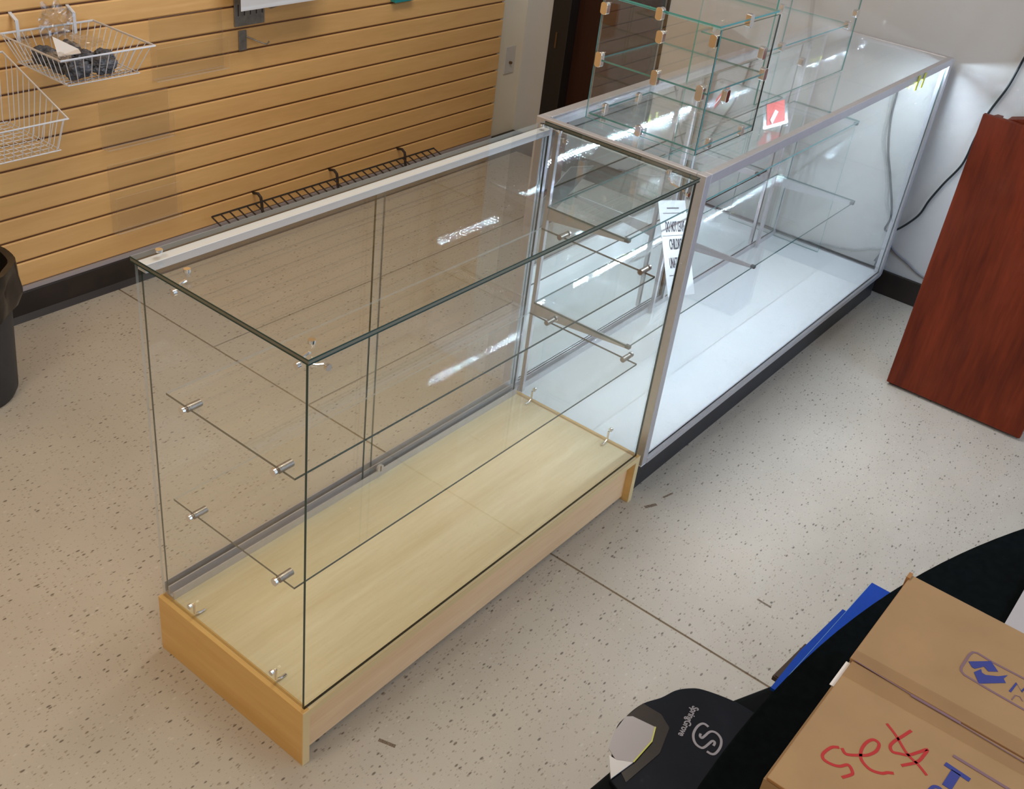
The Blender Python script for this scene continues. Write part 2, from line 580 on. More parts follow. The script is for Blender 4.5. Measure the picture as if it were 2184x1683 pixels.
br = struct(B().box((XR - 0.012, YF, 0), (XR, D0, 0.100)).box((XR - 0.012, D1, 0), (XR, 1.915, 0.1)).build('baseboard_right', 'base', bevel=0.003), 'black baseboard along the right wall')
struct(B().box((XL - 0.12, YF, 0), (XL, YB, ZC)).build('wall_left', 'plaster'))
struct(B().box((XL, YF - 0.12, 0), (XR, YF, 0.5)).box((XL, YF - .12, 2.5), (XR, YF, ZC)).box((XL, YF - .12, .5), (-.4, YF, 2.5)).box((2.8, YF - .12, .5), (XR, YF, 2.5)).build('wall_front', 'plaster'))
struct(B().box((XL, YF, ZC), (XR + 0.12, YB + 0.12, ZC + 0.1)).build('ceiling', 'white'))

# ------------------------------------------------------------------ frameless maple display case
L1, DD, HB, H1 = 1.232, 0.457, 0.156, 0.968
c1 = root('glass_display_case', (L1 / 2, DD / 2, 0), 'frameless glass display case on a pale maple base, empty', 'display case')
B().box((0.018, 0.002, HB - 0.016), (L1 - 0.018, DD, HB)).build('deck', 'maple', c1)
B().box((0.018, 0.000, HB - 0.016), (L1 - 0.018, 0.002, HB)).build('edge_band', 'maple_edge', c1)
for nm, x0 in (('end_panel', 0.0), ('end_panel', L1 - 0.018)):
    ep = B().box((x0, 0.002, 0.0), (x0 + 0.018, DD, HB)).build(nm, 'maple_end', c1, bevel=0.001)
    B().box((x0, 0.0, 0.0), (x0 + 0.018, 0.002, HB)).build('edge_band', 'maple_edge', ep)
B().box((0.018, 0.022, 0.010), (L1 - 0.018, 0.038, HB - 0.016)).build('front_board', 'maple_front', c1)
B().box((0.018, DD - 0.016, 0.0), (L1 - 0.018, DD, HB - 0.016)).build('back_board', 'maple_front', c1)

T = 0.0055
ZG = H1 - 0.011
pane((0.010, 0.008, HB), (L1 - 0.010, 0.008 + T, ZG), 'front_glass', c1)
pane((0.010, 0.008 + T, HB), (0.010 + T, DD - 0.004, ZG), 'end_glass', c1, ('glass', 'edge_clear'))
pane((L1 - 0.010 - T, 0.008 + T, HB), (L1 - 0.010, DD - 0.004, ZG), 'end_glass', c1, ('glass', 'edge_clear'))
tg1 = pane((0.006, 0.004, ZG), (L1 - 0.006, DD + 0.002, H1), 'top_glass', c1, ('topglass', 'edge_grey', 'edge_clear'), mi=[0, 0, 1, 1, 2, 1])
for zz in (ZG + 0.0002, H1 - 0.0024):
    for a_, b_ in (((0.0052, 0.0032, zz), (L1 - 0.0052, 0.0041, zz + 0.0022)), ((0.0052, 0.0041, zz), (0.0061, DD + 0.002, zz + 0.0022)), ((L1 - 0.0061, 0.0041, zz), (L1 - 0.0052, DD + 0.002, zz + 0.0022))):
        B().box(a_, b_).build('arris_line', 'edge', tg1)

# sliding door tracks
rail = B().box((0.017, 0.432, ZG - 0.017), (L1 - 0.017, 0.4555, ZG - 0.0005)).build('top_rail', 'alu_white', c1, bevel=0.001)
tr = B().box((0.017, 0.424, HB), (L1 - 0.017, 0.4555, HB + 0.006)).build('bottom_track', 'alu', c1)
for yy, hh in ((0.424, 0.020), (0.439, 0.028), (0.4525, 0.034)):
    B().box((0.017, yy, HB + 0.006), (L1 - 0.017, yy + 0.003, HB + hh)).build('track_fin', 'alu', tr)
for x0, x1, yy in ((0.020, 0.636, 0.4455), (0.594, 1.212, 0.4320)):
    d = pane((x0, yy, HB + 0.010), (x1, yy + T, ZG - 0.0172), 'sliding_door', c1, ('glass', 'edge'))
lk = B().cyl((0.642, 0.418, HB + 0.030), (0.642, 0.4238, HB + 0.030), 0.011, 20).build('lock', 'alu', c1, smooth=True)
B().box((0.6405, 0.4172, HB + 0.022), (0.6435, 0.4182, HB + 0.038)).build('keyhole', 'brass', lk)

# glass shelves held by steel clips through the end glass
for zz in (0.690, 0.434):
    pane((0.026, 0.056, zz), (L1 - 0.026, 0.412, zz + 0.005), 'shelf', c1, ('glass', 'edge', 'edge_clear', 'edge_grey'), mi=[0, 0, 1, 3, 2, 3])
    for yy in (0.088, 0.338):
        for sx in (0, 1):
            X = (lambda v: v) if sx == 0 else (lambda v: L1 - v)
            cl = B().cyl((X(0.0165), yy, zz + 0.010), (X(0.048), yy, zz + 0.010), 0.0075, 14).build('shelf_clip', 'steel', c1, smooth=True)
            B().cyl((X(0.0045), yy, zz + 0.010), (X(0.0098), yy, zz + 0.010), 0.0080, 14).build('clip_cap', 'chrome', cl, smooth=True)


def cap(p, axis, parent, r=0.0068, h=0.0065, rod=0.012):
    """chrome screw cap standing on the glass, with its stem"""
    p = Vector(p)
    a = Vector(axis)
    o = B().cyl(p, p + a * h * 0.6, r, 16).cyl(p + a * h * 0.6, p + a * h, r, 16, r2=r * 0.6).build('screw_cap', 'chrome', parent, smooth=True)
    return o


def corner_bracket(y, x, sx, front=False):
    """L-shaped bracket tying top glass to end glass: a stem on each sheet with caps outside"""
    o = B().tube([(x + sx * 0.0175, y, ZG - 0.018), (x + sx * 0.019, y, ZG - 0.007), (x + sx * 0.032, y, ZG - 0.004)], 0.0032, 8).build('corner_bracket', 'chrome', c1, smooth=True)
    B().cyl((x + sx * 0.036, y, H1), (x + sx * 0.036, y, H1 + 0.0065), 0.0062, 16).build('screw_cap', 'chrome', o, smooth=True)
    B().cyl((x + sx * 0.0095, y, ZG - 0.019), (x + sx * 0.0025, y, ZG - 0.019), 0.0062, 16).build('screw_cap', 'chrome', o, smooth=True)
    if front:
        B().cyl((x + sx * 0.040, 0.0078, ZG - 0.020), (x + sx * 0.040, 0.0015, ZG - 0.020), 0.0062, 16).build('screw_cap', 'chrome', o, smooth=True)
        B().tube([(x + sx * 0.0175, y, ZG - 0.018), (x + sx * 0.03, 0.02, ZG - 0.02), (x + sx * 0.040, 0.0145, ZG - 0.020)], 0.0028, 8).build('front_arm', 'chrome', o, smooth=True)
    return o


corner_bracket(0.350, 0.008, 1)
corner_bracket(0.038, 0.008, 1, True)
corner_bracket(0.384, L1 - 0.008, -1)
corner_bracket(0.066, L1 - 0.008, -1, True)
for xx in (0.054, 1.190):
    B().cyl((xx, 0.442, H1), (xx, 0.442, H1 + 0.005), 0.0065, 16).build('rail_screw', 'chrome', c1, smooth=True)
for xx, sx, ys in ((0.0095, -1, (0.355, 0.099)), (L1 - 0.0095, 1, (0.370, 0.102))):
    for yy in ys:
        o = B().tube([(xx - sx * 0.008, yy, HB + 0.036), (xx - sx * 0.0085, yy, HB + 0.010), (xx - sx * 0.020, yy, HB + 0.003), (xx - sx * 0.034, yy, HB + 0.003)], 0.003, 8).build('base_bracket', 'chrome', c1, smooth=True)
        B().cyl((xx, yy, HB + 0.037), (xx + sx * 0.006, yy, HB + 0.037), 0.0058, 16).build('screw_cap', 'chrome', o, smooth=True)

# ------------------------------------------------------------------ long aluminium-framed case with white deck
X2, Y2 = 1.271, 0.009
L2, D2, H2 = 1.819, 0.507, 0.957
c2 = root('framed_display_case', (X2, Y2, 0), 'long aluminium-framed glass display case with bright white deck on black plinth', 'display case')
def w2(x, y, z):
    return (X2 + x, Y2 + y, z)
B().box(w2(0.004, 0.0135, 0), w2(L2 - 0.012, D2 - 0.014, 0.088)).build('plinth', 'kick', c2)
B().box(w2(0.002, 0.002, 0.088), w2(L2 - 0.002, D2 - 0.002, 0.104)).build('deck', 'white', c2)
P_ = 0.027
for x0, y0 in ((0, 0), (L2 - P_, 0), (0, D2 - P_), (L2 - P_, D2 - P_)):
    B().box(w2(x0, y0, 0.094), w2(x0 + P_, y0 + P_, H2)).build('corner_post', 'alu', c2, bevel=0.0015)
for y0 in (-0.001, D2 - 0.016):
    B().box(w2(P_, y0, 0.090), w2(L2 - P_, y0 + 0.017, 0.108)).build('bottom_rail', 'alu', c2, bevel=0.001)
for x0 in (0.0, L2 - 0.012):
    B().box(w2(x0, P_, 0.090), w2(x0 + 0.012, D2 - P_, 0.107)).build('bottom_rail', 'alu', c2, bevel=0.001)
TR = 0.026
B().box(w2(P_, 0, H2 - TR), w2(L2 - P_, 0.020, H2)).build('top_rail', 'alu', c2, bevel=0.0015)
B().box(w2(P_, D2 - 0.030, H2 - 0.032), w2(L2 - P_, D2, H2)).build('top_rail', 'alu', c2, bevel=0.0015)
for x0 in (0.0, L2 - 0.020):
    B().box(w2(x0, P_, H2 - 0.018), w2(x0 + 0.020, D2 - P_, H2)).build('top_rail', 'alu', c2, bevel=0.0015)
pane(w2(P_, 0.008, 0.108), w2(L2 - P_, 0.0125, H2 - TR), 'front_glass', c2, ('glass', 'edge_teal'))
pane(w2(0.008, P_, 0.107), w2(0.0125, D2 - P_, H2 - 0.018), 'end_glass', c2, ('glass', 'edge_teal'))
pane(w2(L2 - 0.010, P_, 0.107), w2(L2 - 0.0055, D2 - P_, H2 - 0.018), 'end_glass', c2, ('glass', 'edge_teal'))
pane(w2(0.018, 0.018, H2 - 0.008), w2(L2 - 0.018, D2 - 0.028, H2 - 0.002), 'top_glass', c2, ('glass', 'edge_teal'))
# sliding glass doors at the back in an aluminium track
t2 = B().box(w2(P_, D2 - 0.044, 0.104), w2(L2 - P_, D2 - 0.016, 0.112)).build('bottom_track', 'alu', c2)
for yy, hh in ((D2 - 0.044, 0.020), (D2 - 0.031, 0.026), (D2 - 0.018, 0.030)):
    B().box(w2(P_, yy, 0.112), w2(L2 - P_, yy + 0.003, 0.104 + hh)).build('track_fin', 'alu', t2)
for x0, x1, yy in ((P_ + 0.002, L2 / 2 + 0.03, D2 - 0.026), (L2 / 2 - 0.03, L2 - P_ - 0.002, D2 - 0.039)):
    d = pane(w2(x0, yy, 0.114), w2(x1, yy + 0.005, H2 - 0.034), 'sliding_door', c2, ('mirror', 'edge_teal'))
    for xs in (x0, x1 - 0.012):
        B().box(w2(xs, yy - 0.002, 0.113), w2(xs + 0.012, yy + 0.007, H2 - 0.033)).build('door_stile', 'alu', d)
# LED strip under the front top rail, beads tilted down into the case
led = B().box(w2(0.035, 0.0130, H2 - TR - 0.0016), w2(L2 - 0.035, 0.0215, H2 - TR - 0.0002)).build('led_strip', 'ledstrip', c2)
lb = B()
nb = 104
for i in range(nb):
    xx = 0.045 + (L2 - 0.09) * i / (nb - 1)
    s_ = 0.0027
    za, zb_ = H2 - TR - 0.0040, H2 - TR - 0.0020
    lb.add([w2(xx - s_, 0.0145, za), w2(xx + s_, 0.0145, za), w2(xx + s_, 0.0195, zb_), w2(xx - s_, 0.0195, zb_)], [(0, 1, 2, 3)])
lo = lb.build('led_beads', 'led', led)
lo['kind'] = 'stuff'
# knife brackets on slotted standards, two glass shelves
for x in (0.030, 0.78, 1.60):
    B().box(w2(x - 0.006, D2 - 0.060, 0.112), w2(x + 0.006, D2 - 0.048, H2 - 0.032)).build('slotted_standard', 'alu', c2)
for zz, yf, xe in ((0.715, 0.190, 1.572), (0.420, 0.128, 1.600)):
    pane(w2(0.016, yf - 0.005, zz), w2(xe, D2 - 0.062, zz + 0.0055), 'shelf', c2, ('glass', 'edge_mid'))
    for x in (0.030, 0.78, 1.564) if zz > 0.6 else (0.030, 0.78, 1.594):
        b = B()
        y0, y1 = yf, D2 - 0.050
        vs = []
        for dx in (-0.0018, 0.0018):
            vs += [w2(x + dx, y0, zz - 0.001), w2(x + dx, y1, zz - 0.001), w2(x + dx, y1, zz - 0.042), w2(x + dx, y0, zz - 0.012)]
        b.add(vs, [(0, 1, 2, 3), (7, 6, 5, 4), (0, 4, 5, 1), (1, 5, 6, 2), (2, 6, 7, 3), (3, 7, 4, 0)])
        kb = b.build('shelf_bracket', 'alu', c2)
        B().box(w2(x - 0.006, y0 - 0.004, zz - 0.010), w2(x + 0.006, y0 + 0.010, zz - 0.001)).build('bracket_pad', 'rubber', kb)
c2.rotation_euler = (0, 0, 0.0081)

# ------------------------------------------------------------------ things in and on the long case
# spare pane leaning at the far end
sp = root('spare_glass_pane', (3.045, 0.39, 0.105), 'narrow clear glass pane standing upright at the far end inside the long case', 'glass pane')
pane((3.042, 0.285, 0.105), (3.0465, 0.490, 0.660), 'sheet', sp, ('glass', 'edge_teal'))

# paper notice leaning on the lower shelf
o0, ov = Vector((1.612, 0.205, 0.4300)), Vector((0.072, 0.140, 0.262))
uy = ov.normalized()
ux = Vector((1.0, 0.03, -0.05))
ux = (ux - uy * ux.dot(uy)).normalized()
un = ux.cross(uy)
sg = root('paper_notice', tuple(o0), 'white paper notice with black lettering leaning inside the long case near its front post', 'notice')
Wn, Hn = 0.158, 0.285
b = B()
vs = []
for t_ in (0.0, 0.0012):
    for a, c in ((0, 0), (Wn, 0), (Wn, Hn), (0, Hn)):
        vs.append(o0 + ux * a + uy * c - un * t_)
b.add(vs, [(0, 1, 2, 3), (7, 6, 5, 4), (0, 4, 5, 1), (1, 5, 6, 2), (2, 6, 7, 3), (3, 7, 4, 0)]).build('sheet', 'paper', sg)
for txt, yy, xs, xo in (('DO NOT LEAVE', 0.192, 0.36, 0.026), ('CHILDREN', 0.140, 0.40, 0.038), ('UNATTENDED', 0.085, 0.36, 0.028)):
    text_mesh(txt, 'lettering', 'inkblack', 0.044, sg, o0 + ux * xo + uy * yy + un * 0.0006, ux, uy, xs=xs, bold=0.0006)
for yy, x0, x1, hh in ((0.246, 0.02, 0.14, 0.0022), (0.180, 0.004, 0.150, 0.0012), (0.062, 0.02, 0.13, 0.002), (0.260, 0.045, 0.115, 0.004), (0.046, 0.045, 0.11, 0.003)):
    vs = []
    for t_ in (0.0001, 0.0006):
        for a, c in ((x0, yy), (x1, yy), (x1, yy + hh), (x0, yy + hh)):
            vs.append(o0 + ux * a + uy * c + un * t_)
    B().add(vs, [(0, 1, 2, 3), (7, 6, 5, 4), (0, 4, 5, 1), (1, 5, 6, 2), (2, 6, 7, 3), (3, 7, 4, 0)]).build('printed_rule', 'inkblack', sg)
B().add([tuple(o0 + ux * 0.03 + uy * 0.20 - un * 0.002), tuple(o0 + ux * 0.14 + uy * 0.20 - un * 0.002), (1.80, 0.405, 0.4262), (1.66, 0.405, 0.4262),
         tuple(o0 + ux * 0.03 + uy * 0.20 - un * 0.004), tuple(o0 + ux * 0.14 + uy * 0.20 - un * 0.004), (1.80, 0.409, 0.4262), (1.66, 0.409, 0.4262)],
        [(0, 1, 2, 3), (7, 6, 5, 4), (0, 4, 5, 1), (1, 5, 6, 2), (2, 6, 7, 3), (3, 7, 4, 0)]).build('easel_back', 'acrylic', sg)

# red card in a clear packet on the upper shelf
rc = root('red_card_packet', (2.53, 0.40, 0.7215), 'red and white card in clear packet propped on the upper shelf of the long case', 'card')
def tilted(c, u, v, hu, hv, t0, t1):
    c, u, v = Vector(c), Vector(u).normalized(), Vector(v).normalized()
    n_ = u.cross(v).normalized()
    vs = [c + u * a * hu + v * d * hv + n_ * t_ for t_ in (t0, t1) for a, d in ((-1, -1), (1, -1), (1, 1), (-1, 1))]
    return B().add(vs, [(0, 3, 2, 1), (4, 5, 6, 7), (0, 1, 5, 4), (1, 2, 6, 5), (2, 3, 7, 6), (3, 0, 4, 7)])
def rot_box(b, c, hx, hy, z0, z1, ang, mi=0):
    ca, sa = math.cos(ang), math.sin(ang)
    pts = [(c[0] + x * ca - y * sa, c[1] + x * sa + y * ca) for x, y in ((-hx, -hy), (hx, -hy), (hx, hy), (-hx, hy))]
    return b.prism(pts, z0, z1, mi)
cu_, cv_ = (0.80, -0.36, 0.16), (0.30, 0.40, 0.86)
tilted((2.492, 0.383, 0.766), cu_, cv_, 0.052, 0.046, -0.0010, 0.0).build('clear_packet', 'plastic_film', rc)
tilted((2.492, 0.383, 0.766), cu_, cv_, 0.038, 0.036, 0.0004, 0.0016).build('red_card', 'red', rc)
tilted((2.492, 0.383, 0.766), (0.80, 0.10, 0.70), (-0.1, 0.5, 0.6), 0.040, 0.008, 0.0018, 0.0022).build('white_band', 'paper', rc)
# two yellow tags clipped on the front rail
for i, xx in enumerate((2.722, 2.778)):
    tg = B().add([(xx, 0.0185, 0.955), (xx + 0.016, 0.0185, 0.955), (xx + 0.012, 0.0185, 0.905), (xx - 0.004, 0.0185, 0.905),
                  (xx, 0.0172, 0.955), (xx + 0.016, 0.0172, 0.955), (xx + 0.012, 0.0172, 0.905), (xx - 0.004, 0.0172, 0.905)],
                 [(0, 1, 2, 3), (7, 6, 5, 4), (0, 4, 5, 1), (1, 5, 6, 2), (2, 6, 7, 3), (3, 7, 4, 0)]).build('price_tag', 'yellow')
    tag(tg, ('left yellow tag hanging on the front rail of the long case', 'right yellow tag hanging on the front rail of the long case')[i], 'tag', 'yellow tags on the front rail')

# ---- glass cube display standing on the long case
ZT2 = 0.957


def clip(cx, cy, cz, nrm, parent, w=0.020, h=0.026, d=0.015):
    w, h = w * 1.15, h * 1.3
    """chrome pressure clip: a rounded shell gripping two panes; nrm is the face it shows"""
    b = B()
    n = 10
    prof = []
    for i in range(n + 1):
        a = math.pi * i / n
        prof.append((w / 2 * math.cos(a), h / 2 - 0.006 + 0.006 * math.sin(a)))
    for i in range(n + 1):
        a = math.pi + math.pi * i / n
        prof.append((w / 2 * math.cos(a), -h / 2 + 0.006 + 0.006 * math.sin(a)))
    m_ = len(prof)
    vs = []
    for t_ in (-d / 2, d / 2):
        for p, q in prof:
            if nrm == 'x':
                vs.append((cx + t_, cy + p, cz + q))
            elif nrm == 'y':
                vs.append((cx + p, cy + t_, cz + q))
            else:
                vs.append((cx + p, cy + q, cz + t_))
    fs = [tuple(range(m_ - 1, -1, -1)), tuple(range(m_, 2 * m_))] + [(i, (i + 1) % m_, m_ + (i + 1) % m_, m_ + i) for i in range(m_)]
    b.add(vs, fs)
    return b.build('chrome_clip', 'chrome', parent, smooth=False, bevel=0.0012)


gc = root('glass_cube_display', (1.53, 0.27, ZT2), 'two-tier glass cube display with chrome clips standing at the near end of the long case', 'display cube')
xa, xb, ya, yb, zt = 1.369, 1.687, 0.100, 0.433, 1.262
tt = 0.0045
pane((xa, ya, ZT2 + 0.0005), (xa + tt, yb, zt + 0.003), 'side_panel', gc, ('glass', 'edge_teal'))
pane((xb - tt, ya, ZT2 + 0.0005), (xb, yb, zt), 'side_panel', gc, ('glass', 'edge_clear'))
pane((xa + tt + 0.001, yb - tt, ZT2 + 0.0005), (xb - tt - 0.001, yb, zt), 'back_panel', gc, ('glass', 'edge_clear'))
pane((xa + tt + 0.001, ya, ZT2 + 0.0005), (xb - tt - 0.001, ya + tt, zt), 'front_panel', gc, ('glass', 'edge'))
for zz in (ZT2 + 0.010, 1.108, zt + 0.004):
    pane((xa + tt + 0.001, ya + tt + 0.001, zz), (xb - tt - 0.001, yb - tt - 0.001, zz + tt), 'shelf', gc, ('glass', 'edge_teal'))
for cy, cz in ((0.424, 1.238), (0.268, 1.262), (0.418, 1.113), (0.256, 1.210), (0.250, 1.112), (0.113, 1.236), (0.121, 1.110)):
    clip(xa + 0.001, cy, cz, 'x', gc, 0.017, 0.030 if cz < 1.2 else 0.024)
for cx, cz in ((1.514, 1.268), (1.631, 1.172), (1.667, 1.112), (1.474, 1.090)):
    clip(cx, ya + 0.003, cz, 'y', gc, 0.017, 0.026)
for cx, cy in ((1.606, 0.420), (1.443, 0.422), (1.372, 0.270), (1.456, 0.112), (1.620, 0.106)):
    clip(cx, cy, ZT2 + 0.0125, 'y' if cx > 1.4 else 'x', gc, 0.016, 0.022, 0.011)

gd = root('glass_panel_display', (2.20, 0.31, ZT2), 'low clear glass display with long front panel and shelf behind the glass cubes', 'display stand')
xa2, xb2, ya2 = 1.890, 2.512, 0.203
pane((xa2, ya2, ZT2 + 0.0005), (xb2, ya2 + tt, 1.262), 'front_panel', gd, ('glass', 'edge_teal'))
pane((xa2, 0.433 - tt, ZT2 + 0.0005), (xb2, 0.433, 1.262), 'back_panel', gd, ('glass', 'edge_teal'))
pane((xa2 + 0.02, ya2 + tt + 0.001, 1.105), (xb2 - 0.03, 0.433 - tt - 0.001, 1.105 + tt), 'shelf', gd, ('glass', 'edge_teal'))
for cx, cz in ((1.985, 1.110), (2.452, 1.110), (2.16, 1.040), (2.50, 1.14)):
    clip(cx, ya2 + 0.003, cz, 'y', gd, 0.020, 0.020)
for cx in (1.985, 2.452):
    clip(cx, 0.433 - 0.003, 1.110, 'y', gd, 0.020, 0.020)

# ------------------------------------------------------------------ mahogany cabinet and wall cable and grey line at the right
mc = root('mahogany_lectern', (2.53, -0.51, 0), 'reddish mahogany laminate lectern standing by the white wall', 'lectern')
XM = 2.444
B().box((XM, -0.738, 0.012), (XM + 0.020, -0.278, 0.968)).build('front_panel', 'mahogany', mc, bevel=0.0015)
for y0 in (-0.733, -0.301):
    vs = []
    for yy in (y0, y0 + 0.018):
        vs += [(XM + 0.021, yy, 0.0), (XM + 0.17, yy, 0.0), (XM + 0.17, yy, 0.935), (XM + 0.021, yy, 0.955)]
    B().add(vs, [(0, 1, 2, 3), (7, 6, 5, 4), (0, 4, 5, 1), (1, 5, 6, 2), (2, 6, 7, 3), (3, 7, 4, 0)]).build('side_panel', 'mahogany', mc)
vs = []
for yy in (-0.733, -0.345):
    vs += [(XM + 0.022, yy, 0.956), (XM + 0.070, yy, 0.956), (XM + 0.070, yy, 1.085 if yy < -0.5 else 0.966), (XM + 0.022, yy, 1.085 if yy < -0.5 else 0.966)]
B().add(vs, [(0, 1, 2, 3), (7, 6, 5, 4), (0, 4, 5, 1), (1, 5, 6, 2), (2, 6, 7, 3), (3, 7, 4, 0)]).build('raised_lip', 'mahogany', mc)
B().box((XM + 0.021, -0.715, 0.45), (XM + 0.165, -0.301, 0.468)).build('shelf', 'mahogany', mc)
B().box((XM + 0.021, -0.715, 0.05), (XM + 0.165, -0.301, 0.068)).build('bottom_shelf', 'mahogany', mc)


def smooth_path(pts, sub=8):
    P = [Vector(p) for p in pts]
    P = [P[0] * 2 - P[1]] + P + [P[-1] * 2 - P[-2]]
    out = []
    for i in range(1, len(P) - 2):
        for s in range(sub):
            t_ = s / sub
            a, b, c, d = P[i - 1], P[i], P[i + 1], P[i + 2]
            out.append(0.5 * ((2 * b) + (-a + c) * t_ + (2 * a - 5 * b + 4 * c - d) * t_ ** 2 + (-a + 3 * b - 3 * c + d) * t_ ** 3))
    out.append(P[-2])
    return out


cb = B().tube(smooth_path([(3.118, -0.27, 1.45), (3.118, -0.215, 1.12), (3.118, -0.193, 1.007), (3.118, -0.176, 0.904), (3.118, -0.143, 0.796), (3.118, -0.130, 0.700), (3.118, -0.119, 0.599), (3.118, -0.079, 0.508), (3.118, -0.049, 0.430), (3.118, -0.028, 0.358), (3.118, 0.030, 0.280), (3.118, 0.075, 0.262), (3.118, 0.070, 0.330), (3.118, 0.120, 0.47), (3.118, 0.158, 0.564), (3.118, 0.185, 0.68), (3.118, 0.193, 0.80)]), 0.0042, 8).build('power_cable', 'cable', smooth=True)
tag(cb, 'black power cable hanging down the white wall behind the lectern', 'cable')
gline = B().tube(smooth_path([(3.1245, 0.060, 0.235), (3.1245, 0.019, 0.191), (3.1245, -0.050, 0.160), (3.1245, -0.123, 0.130), (3.1245, -0.30, 0.105)]), 0.004, 8).build('grey_wall_line', 'greyline', smooth=True)  # thin grey tube sloping down along the wall
tag(gline, 'thin grey line running low along the white wall above the baseboard', 'cable')
ad = root('power_adapter', (3.113, 0.062, 0.155), 'dark plug-in power adapter low on the wall behind the long case', 'adapter')
B().add([(3.100, 0.075, 0.130), (3.100, 0.040, 0.130), (3.100, 0.035, 0.200), (3.100, 0.062, 0.170), (3.129, 0.075, 0.130), (3.129, 0.040, 0.130), (3.129, 0.035, 0.200), (3.129, 0.062, 0.170)],
        [(0, 1, 2, 3), (7, 6, 5, 4), (0, 4, 5, 1), (1, 5, 6, 2), (2, 6, 7, 3), (3, 7, 4, 0)]).build('body', 'blackplastic', ad, bevel=0.002)
B().tube([(3.115, 0.062, 0.131), (3.115, 0.068, 0.120), (3.115, 0.070, 0.105)], 0.003, 8).build('lead', 'cable', ad, smooth=True)

# wall plate between slatwall and corner
wp = root('coax_wall_plate', (3.034, 1.944, 0.455), 'white wall plate with single jack beside the slatwall end', 'wall plate')
B().box((2.998, 1.939, 0.388), (3.070, 1.945, 0.514)).build('plate', 'plate', wp, bevel=0.002)
B().cyl((3.034, 1.939, 0.440), (3.034, 1.927, 0.440), 0.006, 12).build('jack', 'brass', wp, smooth=True)
for zz in (0.40, 0.495):
    B().cyl((3.034, 1.939, zz), (3.034, 1.9375, zz), 0.003, 10).build('screw', 'plate', wp)

# ------------------------------------------------------------------ wire baskets on the slatwall
def basket(name, label, x0, x1, y0, y1, zb_back, zb_front, zfloor, inset, nx, ny, group=None, mesh_floor=False, hooks=(), hook_z=0.955):
    r = root(name, ((x0 + x1) / 2, y1, zfloor), label, 'basket', group)
    rim = [(x0, y0, zb_front), (x1, y0, zb_front), (x1, y1, zb_back), (x0, y1, zb_back)]
    B().tube([Vector(p) for p in rim for _ in (0,)], 0.0032, 8, closed=True).build('rim', 'coat', r, smooth=True)
    fx0, fx1, fy0, fy1 = x0 + inset, x1 - inset, y0 + inset, y1 - inset * 0.5
    B().tube([(fx0, fy0, zfloor), (fx1, fy0, zfloor), (fx1, fy1, zfloor), (fx0, fy1, zfloor)], 0.0018, 6, closed=True).build('floor_ring', 'coat', r, smooth=True)
    for i in range(nx):
        t_ = (i + 0.5) / nx
        xt, xf = x0 + (x1 - x0) * t_, fx0 + (fx1 - fx0) * t_
        B().tube([(xt, y0, zb_front), (xf, fy0 - 0.002, zfloor + 0.006), (xf, fy0 + 0.006, zfloor - 0.002), (xf, fy1 - 0.006, zfloor - 0.002), (xf, fy1 + 0.002, zfloor + 0.006), (xt, y1, zb_back)], 0.0013, 5).build('wire', 'coat', r, smooth=True)
    for i in range(ny):
        t_ = (i + 0.5) / ny
        yt, yf = y0 + (y1 - y0) * t_, fy0 + (fy1 - fy0) * t_
        zt_ = zb_front + (zb_back - zb_front) * t_
        B().tube([(x0, yt, zt_), (fx0 - 0.002, yf, zfloor + 0.006), (fx0 + 0.006, yf, zfloor - 0.004), (fx1 - 0.006, yf, zfloor - 0.004), (fx1 + 0.002, yf, zfloor + 0.006), (x1, yt, zt_)], 0.0013, 5).build('wire', 'coat', r, smooth=True)
    for hx in hooks:
        B().box((hx - 0.005, y1 - 0.003, zb_back - 0.03), (hx + 0.005, y1 + 0.0005, hook_z - 0.012)).add(
            [(hx - 0.005, y1 - 0.003, hook_z - 0.012), (hx + 0.005, y1 - 0.003, hook_z - 0.012), (hx + 0.005, 1.930, hook_z + 0.004), (hx - 0.005, 1.930, hook_z + 0.004),
             (hx - 0.005, y1 + 0.0005, hook_z - 0.016), (hx + 0.005, y1 + 0.0005, hook_z - 0.016), (hx + 0.005, 1.930, hook_z), (hx - 0.005, 1.930, hook_z)],
            [(0, 1, 2, 3), (7, 6, 5, 4), (0, 4, 5, 1), (1, 5, 6, 2), (2, 6, 7, 3), (3, 7, 4, 0)]).build('hook', 'coat', r)
    return r


basket('wire_basket', 'white wire basket holding bagged dark parts on the slatwall', 0.588, 0.884, 1.600, 1.900, 0.912, 0.914, 0.832, 0.034, 11, 11, hooks=(0.643, 0.822), group='white wire baskets')
basket('wire_basket', 'empty white wire basket with sloping rim, lower of the two on the slatwall', 0.270, 0.590, 1.600, 1.900, 0.862, 0.757, 0.665, 0.020, 11, 11, hooks=(0.33, 0.53), hook_z=0.878, group='white wire baskets')


def lump(name, c, rad, material, label, cat, group, seed, sub=3, amp=0.35):
    rnd = random.Random(seed)
    me = bpy.data.meshes.new(name)
    bm = bmesh.new()
    bmesh.ops.create_icosphere(bm, subdivisions=sub, radius=1.0)
    from mathutils import noise
    sd = Vector((rnd.random() * 40, rnd.random() * 40, rnd.random() * 40))
    for v in bm.verts:
        n = noise.noise(v.co * 2.1 + sd) + 0.6 * noise.noise(v.co * 4.7 + sd)
        f = 1 + amp * n
        v.co = Vector((v.co.x * rad[0] * f, v.co.y * rad[1] * f, v.co.z * rad[2] * f))
    bm.to_mesh(me)
    bm.free()
    me.materials.append(MT[material])
    o = bpy.data.objects.new(name, me)
    COL.objects.link(o)
    o.location = c
    return tag(o, label, cat, group) if label else o


